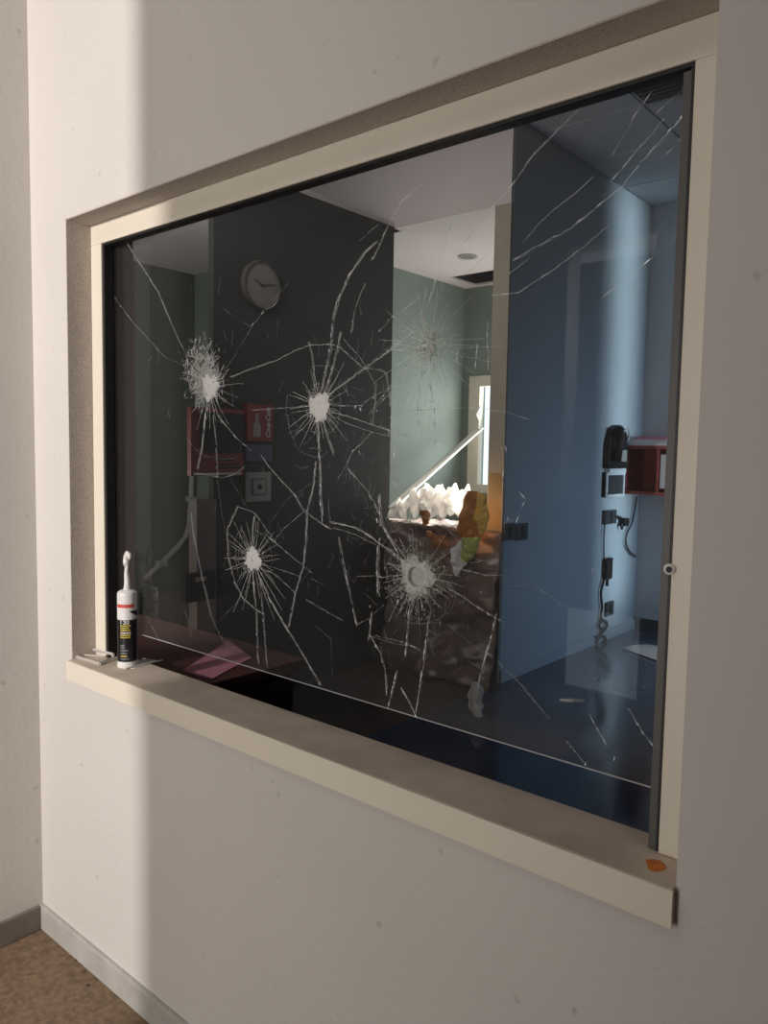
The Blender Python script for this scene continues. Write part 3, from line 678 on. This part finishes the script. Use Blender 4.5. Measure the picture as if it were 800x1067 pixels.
# red-brown open shelf across the corner
y0, y1 = 5.40, YE; x0, x1, z0, z1 = XB + 0.012, -1.78, 1.055, 1.405; th = 0.022
t = thing('wall_shelf', ((x0+x1)/2, (y0+y1)/2, z0), 'red-brown open box shelf on the far wall beside the black telephone', 'shelf')
for nme, A_, B_ in (('side_panel', (x0, y0, z0), (x0 + th, y1, z1)), ('side_panel', (x1 - th, y0, z0), (x1, y1, z1)), ('divider', (x0 + 0.235, y0 + 0.01, z0 + th), (x0 + 0.255, y1, z1 - th)),
                  ('top_panel', (x0, y0, z1 - th), (x1, y1, z1 + 0.002)), ('bottom_panel', (x0, y0, z0), (x1, y1, z0 + th)), ('back_panel', (x0, y1 - 0.012, z0), (x1, y1 - 0.002, z1))):
    box(A_, B_).build(nme, M['redwood'], t, bevel=0.001)
box((x0 + 0.26, y0 + 0.02, z0 + 0.05), (x1 - th - 0.01, y0 + 0.24, z1 - 0.06)).build('shelf_folder', M['paper'], t); bpy.data.objects['shelf_folder'].name = 'document_box'
o = bpy.data.objects['document_box']; o.parent = None; o.location = t.location; tag(o, 'white document box standing inside the right bay of the red-brown shelf', 'box')
zz = z1 + 0.002
tag(box((x0 + 0.02, y0 + 0.01, zz), (x0 + 0.30, y1 - 0.03, zz + 0.045)).build('paper_stack', M['paper']), 'white paper stack lying on top of the red-brown shelf', 'paper')
tag(box((x0 + 0.06, y0 + 0.05, zz + 0.045), (x0 + 0.29, y1 - 0.02, zz + 0.065)).build('pink_folder', M['pinkpaper']), 'pink folder lying on the white paper stack on the shelf', 'folder')
# sockets, adapter and cables
wallplate('wall_socket', 627, 532, 638, 545, XB, 0.03, M['charcoal'], 'dark double socket with plugged cable under the white framed panel', 'socket')
wallplate('wall_socket', 629.5, 628, 636.5, 640, XB, 0.02, M['charcoal'], 'dark wall socket low on the wall beside the looped black cable', 'socket')
t = wallplate('wall_socket', 524, 546, 535, 562, XB, 0.012, M['charcoal'], 'dark socket plate at near end of the blue-lit wall, left of a pair', 'socket', None)
t = wallplate('wall_socket', 537, 546, 548, 562, XB, 0.012, M['charcoal'], 'dark socket plate at near end of the blue-lit wall, right of a pair', 'socket', None)
def cable(name, pxs, X, r, label, m='black', lift=0.02):
    P = [onX(*q, X + lift) for q in pxs]
    # smooth with Catmull-Rom
    out = []
    for i in range(len(P)-1):
        p0, p1, p2, p3 = P[max(i-1,0)], P[i], P[i+1], P[min(i+2, len(P)-1)]
        for k in range(6):
            s = k/6; out.append(0.5*((2*p1) + (p2-p0)*s + (2*p0-5*p1+4*p2-p3)*s*s + (3*p1-p0-3*p2+p3)*s**3))
    out.append(P[-1])
    return tag(MB().tube(out, r, 6).build(name, M[m], smooth=True), label, 'cable')
cable('power_cable', [(638,538),(644,539),(648,541),(651,543)], XB, 0.012, 'short black cable from the dark double socket to its hanging plug')
a = onX(651, 544, XB + 0.03); t = thing('cable_plug', (a.x, a.y, a.z - 0.03), 'black plug hanging at the end of the short socket cable', 'plug')
box((a.x - 0.02, a.y - 0.05, a.z - 0.03), (a.x + 0.02, a.y + 0.03, a.z + 0.03)).build('plug_body', M['black'], t, bevel=0.006)
MB().tube([(a.x, a.y - 0.06, a.z - 0.01), (a.x, a.y - 0.05, a.z - 0.05)], 0.012, 6).build('plug_pin', M['black'], t)
cable('power_cable', [(630,545),(629,560),(629,583)], XB, 0.006, 'thin cable hanging from the double socket down to the black adapter', 'charcoal')
a, b = onX(625.5, 582, XB), onX(632.5, 602, XB)
t = thing('power_adapter', (XB + 0.02, (a.y+b.y)/2, b.z), 'black power adapter hanging on the wall below the double socket', 'adapter')
box((XB + 0.012, a.y + 0.02, b.z), (XB + 0.045, b.y - 0.01, a.z)).build('adapter_body', M['black'], t, bevel=0.006)
MB().tube([(XB + 0.028, (a.y+b.y)/2, b.z - 0.05), (XB + 0.028, (a.y+b.y)/2, b.z)], 0.012, 8).build('cable_sleeve', M['black'], t)
cable('power_cable', [(629,604),(626,618),(627,632),(626,644),(631,648),(632,653),(628,656),(624,652),(627,647),(632,649),(631,655),(626,660),(622,664),(620,664)], XB, 0.0095, 'black cable looped near the floor under the black adapter', 'black')
cable('power_cable', [(621,671),(623,665),(628,663),(631,667),(628,669)], XB, 0.012, 'tangled thick cable end on the baseboard under the loops', 'black')
cable('shelf_cable', [(663,518),(661,532),(658,545),(653,556),(652,566),(656,575),(662,580)], XB, 0.008, 'dark cable hanging in a curve from the bottom of the red-brown shelf', 'charcoal')
# ceiling vent
a, b = onZ(672, 104, 3.18), onZ(726, 84, 3.18)
x0, x1, y0, y1 = -1.69, -1.36, 3.80, 4.06
t = thing('ceiling_vent', ((x0+x1)/2, (y0+y1)/2, 3.17), 'black square air vent in the panel ceiling at the top right of the window', 'vent')
box((x0, y0, 3.172), (x1, y1, 3.182)).build('vent_backing', M['black'], t)
for k in range(6): box((x0 + 0.01, y0 + 0.02 + 0.04*k, 3.160), (x1 - 0.01, y0 + 0.032 + 0.04*k, 3.173)).build('vent_slat', M['charcoal'], t)
# papers and debris on the office floor
p = [onZ(660,676,0), onZ(672,688,0), onZ(700,694,0), onZ(690,672,0)]
q0, q1 = onZ(659,680,0), onZ(692,672,0)
mb = MB(); cx, cy = -1.93, 5.07
rows = [[(cx + 0.02 - 0.2 + 0.06*i + 0.1*j, cy - 0.02 + 0.07*i - 0.10*j*0.5, 0.012 + 0.05*math.sin(i/3*PI)*(0.4 + 0.3*j)) for j in range(4)] for i in range(4)]
tag(mb.sheet(rows).build('floor_leaflet', M['paper'], solid=0.006), 'folded white leaflet lying open on the office floor at the right frame', 'leaflet')
tag(MB().tube([(-1.90, 5.26, 0.02), (-1.80, 5.28, 0.035), (-1.70, 5.27, 0.02)], [0.015, 0.022, 0.012], 8).build('cable_scrap', M['black'], smooth=True), 'small black scrap on the floor behind the white leaflet', 'scrap')
a, b = onZ(583, 730, 0), onZ(607, 732, 0)
mb = MB(); mb.prism([(a.x, a.y, 0.0), (b.x, b.y - 0.01, 0.0), (b.x, b.y + 0.03, 0.0), (a.x + 0.03, a.y + 0.045, 0.0)], (0, 0, 0.008))
tag(mb.build('wood_splinter', M['batten']), 'pale flat strip lying on the dark polished office floor', 'strip')

# ------------------------------------------------------------------ dark partition: clock, posters, socket
XPF = -3.136
c0 = onX(270, 298, XPF)
t = thing('wall_clock', (XPF, c0.y, c0.z - 0.125), 'round pale wall clock high on the dark partition wall', 'clock')
U, V, A_ = Vector((0,1,0)), Vector((0,0,1)), Vector((1,0,0))
MB().tube2((XPF, c0.y, c0.z), [(0.122, 0), (0.125, 0.012), (0.122, 0.026), (0.114, 0.030), (0.112, 0.022)], U, V, A_, 40).build('clock_rim', M['clockrim'], t)
MB().tube2((XPF + 0.021, c0.y, c0.z), [(0.113, 0), (0.113, 0.003)], U, V, A_, 40).build('clock_face', M['clockface'], t)
def hand(a, l, wd):
    d = Vector((0, math.sin(a), math.cos(a))); n = Vector((0, math.cos(a), -math.sin(a)))*wd; c1 = Vector((XPF + 0.026, c0.y, c0.z))
    MB().prism([c1 - n - d*0.015, c1 + n - d*0.015, c1 + n*.5 + d*l, c1 - n*.5 + d*l], (0.002, 0, 0)).build('clock_hand', M['charcoal'], t)
hand(math.radians(-68), 0.060, 0.004); hand(math.radians(78), 0.082, 0.003)
mb = MB()
for k in range(12):
    a = 2*PI*k/12; p1 = Vector((XPF + 0.0245, c0.y + 0.102*math.sin(a), c0.z + 0.102*math.cos(a)))
    mb.box(p1 - Vector((0, .003, .003)), p1 + Vector((.001, .003, .003)))
mb.build('hour_marks', M['clockrim'], t)
# red poster board, overhanging the near end of the partition
X0 = XPF + 0.002
def rect(px0, py0, px1, py1): 
    a, b = onX(px0, py0, X0), onX(px1, py1, X0); return min(a.y, b.y), max(a.y, b.y), min(a.z, b.z), max(a.z, b.z)
y0, y1, z0, z1 = rect(195, 424, 250, 495)
t = thing('poster_board', (X0, (y0+y1)/2, z0), 'red and black poster board at the near edge of the dark partition', 'poster')
box((X0, y0, z0), (X0 + 0.03, y1, z1)).build('board', M['red'], t)
h = z1 - z0; wy = y1 - y0
box((X0 + 0.03, y0 + wy*0.16, z0 + h*0.34), (X0 + 0.034, y1, z1 - h*0.06)).build('black_field', M['black'], t)
for k, zf in enumerate((0.10, 0.15, 0.22)):
    box((X0 + 0.03, y0 + wy*0.50, z0 + h*zf), (X0 + 0.0315, y1 - wy*(0.06 + 0.08*k), z0 + h*(zf + 0.03))).build('print_bar', M['black'], t)
box((X0 + 0.03, y0 + wy*0.05, z0 + 0.004), (X0 + 0.033, y0 + wy*0.95, z0 + 0.014)).build('white_line', M['paper'], t)
y0, y1, z0, z1 = rect(254, 421, 280, 460)
t = thing('red_carton', (X0, (y0+y1)/2, z0), 'red advertising board with white script reading upward, below the clock', 'sign')
box((X0, y0, z0), (X0 + 0.03, y1, z1)).build('board', M['red'], t)
text('script_lettering', 'Coca-Cola', M['paper'], t, (X0 + 0.032, y1 - 0.032, (z0+z1)/2), (0, 0, 1), (0, -1, 0), 0.042, 0.86, shear=0.35)
mb = MB(); yb = y0 + (y1-y0)*0.36; zb = z0 + 0.02
mb.prism([(X0 + 0.03, yb + d * s, zb + hh) for d, hh, s in ((0.024, 0, 1), (0.026, 0.05, 1), (0.011, 0.085, 1), (0.010, 0.12, 1))] + [(X0 + 0.03, yb - d, zb + hh) for d, hh in ((0.010, 0.12), (0.011, 0.085), (0.026, 0.05), (0.024, 0))], (0.002, 0, 0))
mb.build('bottle_print', M['beige'], t)
y0, y1, z0, z1 = rect(251, 463, 278, 481)
t = tag(box((X0, y0, z0), (X0 + 0.04, y1, z1)).build('purple_card', M['navy'], bevel=0.004), 'dark purple card fixed directly under the red script board', 'card')
y0, y1, z0, z1 = rect(255, 492, 281, 522)
t = thing('switch_plate', (X0, (y0+y1)/2, z0), 'square beige switch plate with nested frames under the purple card', 'switch')
box((X0, y0, z0), (X0 + 0.012, y1, z1)).build('plate', M['beige'], t, bevel=0.003)
d = (y1-y0)
box((X0 + 0.012, y0 + d*.2, z0 + d*.18), (X0 + 0.014, y1 - d*.2, z1 - d*.18)).build('dark_inset', M['clockface'], t)
box((X0 + 0.014, y0 + d*.27, z0 + d*.25), (X0 + 0.018, y1 - d*.27, z1 - d*.25)).build('rocker', M['beige'], t)
MB().tube2((X0 + 0.018, (y0+y1)/2, (z0+z1)/2), [(0.014, 0), (0.014, 0.003)], U, V, A_, 14).build('key_hole', M['black'], t)
t = wallplate('wall_socket', 188, 598, 220, 623, -3.115, 0.035, M['black'], 'black socket box with pale label at the near end of the dark partition', 'socket', holes=False)
a, b = onX(204, 602, -3.078), onX(215, 605, -3.078); box((-3.08, a.y, b.z), (-3.078, b.y, a.z)).build('pale_label', M['beige'], t)
wallplate('wall_socket', 228, 590, 262, 614, XPF, 0.03, M['black'], 'black socket box on the dark partition behind the lower left impact mark', 'socket')
# faint printed letter on the partition
a = onX(380, 588, XPF); t = thing('letter_sticker', (XPF, a.y, a.z - 0.06), 'small dark sticker with a faint letter low on the dark partition', 'sticker')
box((XPF, a.y - 0.05, a.z - 0.06), (XPF + 0.002, a.y + 0.05, a.z + 0.06)).build('sticker_face', M['darkwall'], t)
text('printed_letter', 'R', M['clockrim'], t, (XPF + 0.003, a.y, a.z), (0, 1, 0), (0, 0, 1), 0.09)
# conduit on the dark green wall, low brown cabinet
P = [onX(px, py, -5.235) for px, py in ((200,492),(199,520),(197,548),(193,560),(185,570),(168,587),(150,604))]
t = thing('cable_conduit', (-5.25, P[0].y, P[-1].z), 'pale bent conduit pipe on the dark green wall under the red poster', 'conduit')
MB().tube(P, 0.022, 8).build('conduit_pipe', M['conduit'], t, smooth=True)
for k in (1, 5): box((-5.262, P[k].y - 0.035, P[k].z - 0.02), (-5.20, P[k].y + 0.035, P[k].z + 0.02)).build('conduit_clip', M['conduit'], t)
t = thing('low_cabinet', (-4.8, 3.5, 0), 'low brown cabinet against the dark green wall beyond the desk', 'cabinet')
box((-5.24, 3.30, 0.02), (-4.15, 3.70, 0.17)).build('cabinet_body', M['brownbox'], t, bevel=0.004)
box((-5.25, 3.29, 0.17), (-4.14, 3.71, 0.20)).build('cabinet_top', M['brownbox'], t, bevel=0.003)
for k in range(2): box((-5.22 + 0.54*k, 3.288, 0.03), (-4.71 + 0.54*k, 3.30, 0.165)).build('cabinet_door', M['brownbox'], t, bevel=0.002)
# desk under the window at the left
t = thing('office_desk', (-2.1, 1.5, 0), 'dark red-brown desk just behind the left part of the window', 'desk')
box((-2.75, 1.13, 0.71), (-1.56, 1.50, 0.738)).build('desk_top', M['desk'], t, bevel=0.003)
for x in (-2.71, -1.61): box((x, 1.17, 0), (x + 0.03, 1.47, 0.71)).build('desk_side', M['desk'], t)
box((-2.68, 1.43, 0.3), (-1.61, 1.45, 0.71)).build('modesty_panel', M['desk'], t)
q = [onZ(x, y, 0.738) for x, y in ((190,700),(238,668),(262,686),(222,708))]
tag(MB().prism(q, (0, 0, 0.003)).build('purple_sheet', M['purple']), 'dull purple paper sheet lying on the dark desk behind the glass', 'paper')

# ------------------------------------------------------------------ doorway: heap of sheets, batten, packet
def nz2(x, y, s=0): return math.sin(7.1*x + 3.3*y + s)*0.5 + math.sin(13.7*y - 5.9*x + 1.7*s)*0.3 + math.sin(23*x + 19*y + 2.1*s)*0.2
t = thing('covered_heap', (-2.79, 3.78, 0), 'waist high heap draped in wrinkled brown plastic sheeting in the doorway', 'heap')
rows = []
def ridge(q): return 1 - abs(math.sin(q))**0.6            # sharp creases between soft folds
for i in range(64):
    v = i/63; row = []
    for j in range(50):
        u = j/49; x = -3.05 + 0.80*u
        if v < 0.78:
            vv = v/0.78; z = 0.010 + 0.885*vv
            y = 3.565 + 0.05*vv + 0.075*ridge(5.5*vv + 2.2*u + 0.7*math.sin(4*u + 1)) + 0.035*ridge(11*vv - 4.5*u + math.sin(6*u)) + 0.012*nz2(u*3 + 2*v, v*7, 1.0)
        else:
            q = (v - 0.78)/0.22; z = 0.900 + 0.01*nz2(u*3, q*4, 2.0); y = 3.66 + 0.36*q
            x = -3.05 + (0.80 - 0.26*min(1, q*4))*u
        row.append((x + 0.010*nz2(v*6, u*3, 4.0), min(y, 3.755) if u > 0.7 and v < 0.8 else y, z))
    rows.append(row)
MB().sheet(rows).build('plastic_cover', M['tarp'], t, smooth=True, solid=0.003)
box((-3.45, 3.90, 0), (-2.45, 4.02, 0.88)).build('core_light_stop', M['tarp'], t)  # hidden core of the heap, widened to block the sunbeam
# crumpled white sheet on top
rows = []
rw = random.Random(3)
for i in range(18):
    row = []
    for j in range(20):
        u, v = j/19, i/17
        hang = max(0.0, 0.32 - v)/0.32                    # the front edge droops over the heap
        z = 0.985 + 0.10*math.sin(PI*min(1, u*1.1))**0.7 * (1 - hang) + 0.05*nz2(u*4, v*5, 3) + rw.uniform(-.03, .04) - 0.06*hang*(1 + nz2(u*5, 0.3, 1))
        y = 3.635 + 0.46*v + rw.uniform(-.012, .012)
        row.append((-3.08 + 0.44*u + rw.uniform(-.012, .012), y, max(z, 0.920)))
    rows.append(row)
tag(MB().sheet(rows).build('crumpled_sheet', M['sheet']), 'crumpled brightly lit white sheet lying on top of the covered heap', 'sheet')
CLOUD = bpy.data.textures.new('crumple', 'CLOUDS'); CLOUD.noise_scale = 0.06; CLOUD.noise_depth = 2
def flap(name, pxs, y, bend, m, parent):
    pts = [onY(px, py, y) for px, py in pxs]; c1 = sum(pts, Vector())/len(pts); pts = [c1 + (p - c1)*1.03 for p in pts]
    n = len(pts); mb = MB(); c2 = Vector((c1.x, y - bend, c1.z))
    mb.add(pts + [c2] + [p + Vector((0, 0.012, 0)) for p in pts] + [c2 + Vector((0, 0.012, 0))],
           [(i, (i+1) % n, n) for i in range(n)] + [((i+1) % n + n + 1, i + n + 1, 2*n + 1) for i in range(n)] + [(i, i + n + 1, (i+1) % n + n + 1, (i+1) % n) for i in range(n)])
    o = mb.build(name, m, parent)
    sb = o.modifiers.new('subdivide', 'SUBSURF'); sb.subdivision_type = 'SIMPLE'; sb.levels = sb.render_levels = 4
    dm = o.modifiers.new('crumple', 'DISPLACE'); dm.texture = CLOUD; dm.strength = 0.045; dm.mid_level = 0.5
    return o
p0 = onY(478, 598, 3.56)
t = thing('torn_packaging', (p0.x, 3.555, p0.z), 'torn orange and yellow folded packaging hanging at the right of the heap', 'packaging')
flap('orange_fold', [(486,512),(497,512),(496,538),(499,560),(479,562),(478,545)], 3.57, 0.03, M['orange'], t)
flap('yellow_fold', [(497,513),(506,516),(508,540),(504,556),(499,560),(495,540)], 3.56, 0.02, M['yellow'], t)
flap('green_fold', [(480,561),(500,560),(497,574),(486,585),(478,586)], 3.565, 0.02, M['lime'], t)
flap('white_tip', [(470,573),(480,562),(479,584),(485,587),(475,600),(471,590)], 3.555, 0.012, M['paper'], t)
flap('white_tear', [(470,513),(486,510),(484,520),(478,535),(472,530)], 3.567, 0.01, M['sheet'], t)
# small orange scraps in the brown sheeting
for q in ([(437,532),(444,534),(446,546),(440,549)], [(446,555),(462,560),(466,570),(450,571)]):
    flap('orange_patch', q, 3.58, 0.01, M['orange'], bpy.data.objects['covered_heap'])
# batten leaning from the heap to the back window
a = onY(408, 528, 4.12); b = onY(497, 448, 5.42)
d = (b - a).normalized(); n = d.cross(Vector((0, 1, 0)))  .normalized()*0.055; e = Vector((0, 0.03, 0))
mb = MB(); mb.prism([a - n, a + n, b + n, b - n], e)
tag(mb.build('wood_batten', M['batten'], bevel=0.003), 'pale straight batten leaning diagonally from the heap up to the back window', 'batten')
# downlight in the back room ceiling
p = onZ(487, 267, 2.72); t = thing('ceiling_downlight', (p.x, p.y, 2.705), 'small round recessed downlight in the pink back room ceiling', 'ceiling light')
MB().tube2((p.x, p.y, 2.72), [(0.07, 0), (0.07, -0.008), (0.05, -0.010)], U, Vector((1,0,0)), Vector((0,0,1)), 24).build('light_ring', M['beige'], t)
MB().tube2((p.x, p.y, 2.711), [(0.048, 0), (0.048, -0.002)], U, Vector((1,0,0)), Vector((0,0,1)), 20).build('light_lens', M['clockface'], t)
# white packet at the foot of the heap
p = onZ(497, 743, 0)
mb = MB(); rows = []
for i in range(7):
    rows.append([(p.x - 0.05 + 0.10*j/5 + rw.uniform(-.008, .008), p.y + 0.03*math.sin(j) + rw.uniform(-.01, .01), 0.004 + 0.15*i/6) for j in range(6)])
tag(mb.sheet(rows).build('white_packet', M['sheet'], solid=0.03), 'upright crumpled white packet standing on the floor before the heap', 'packet')
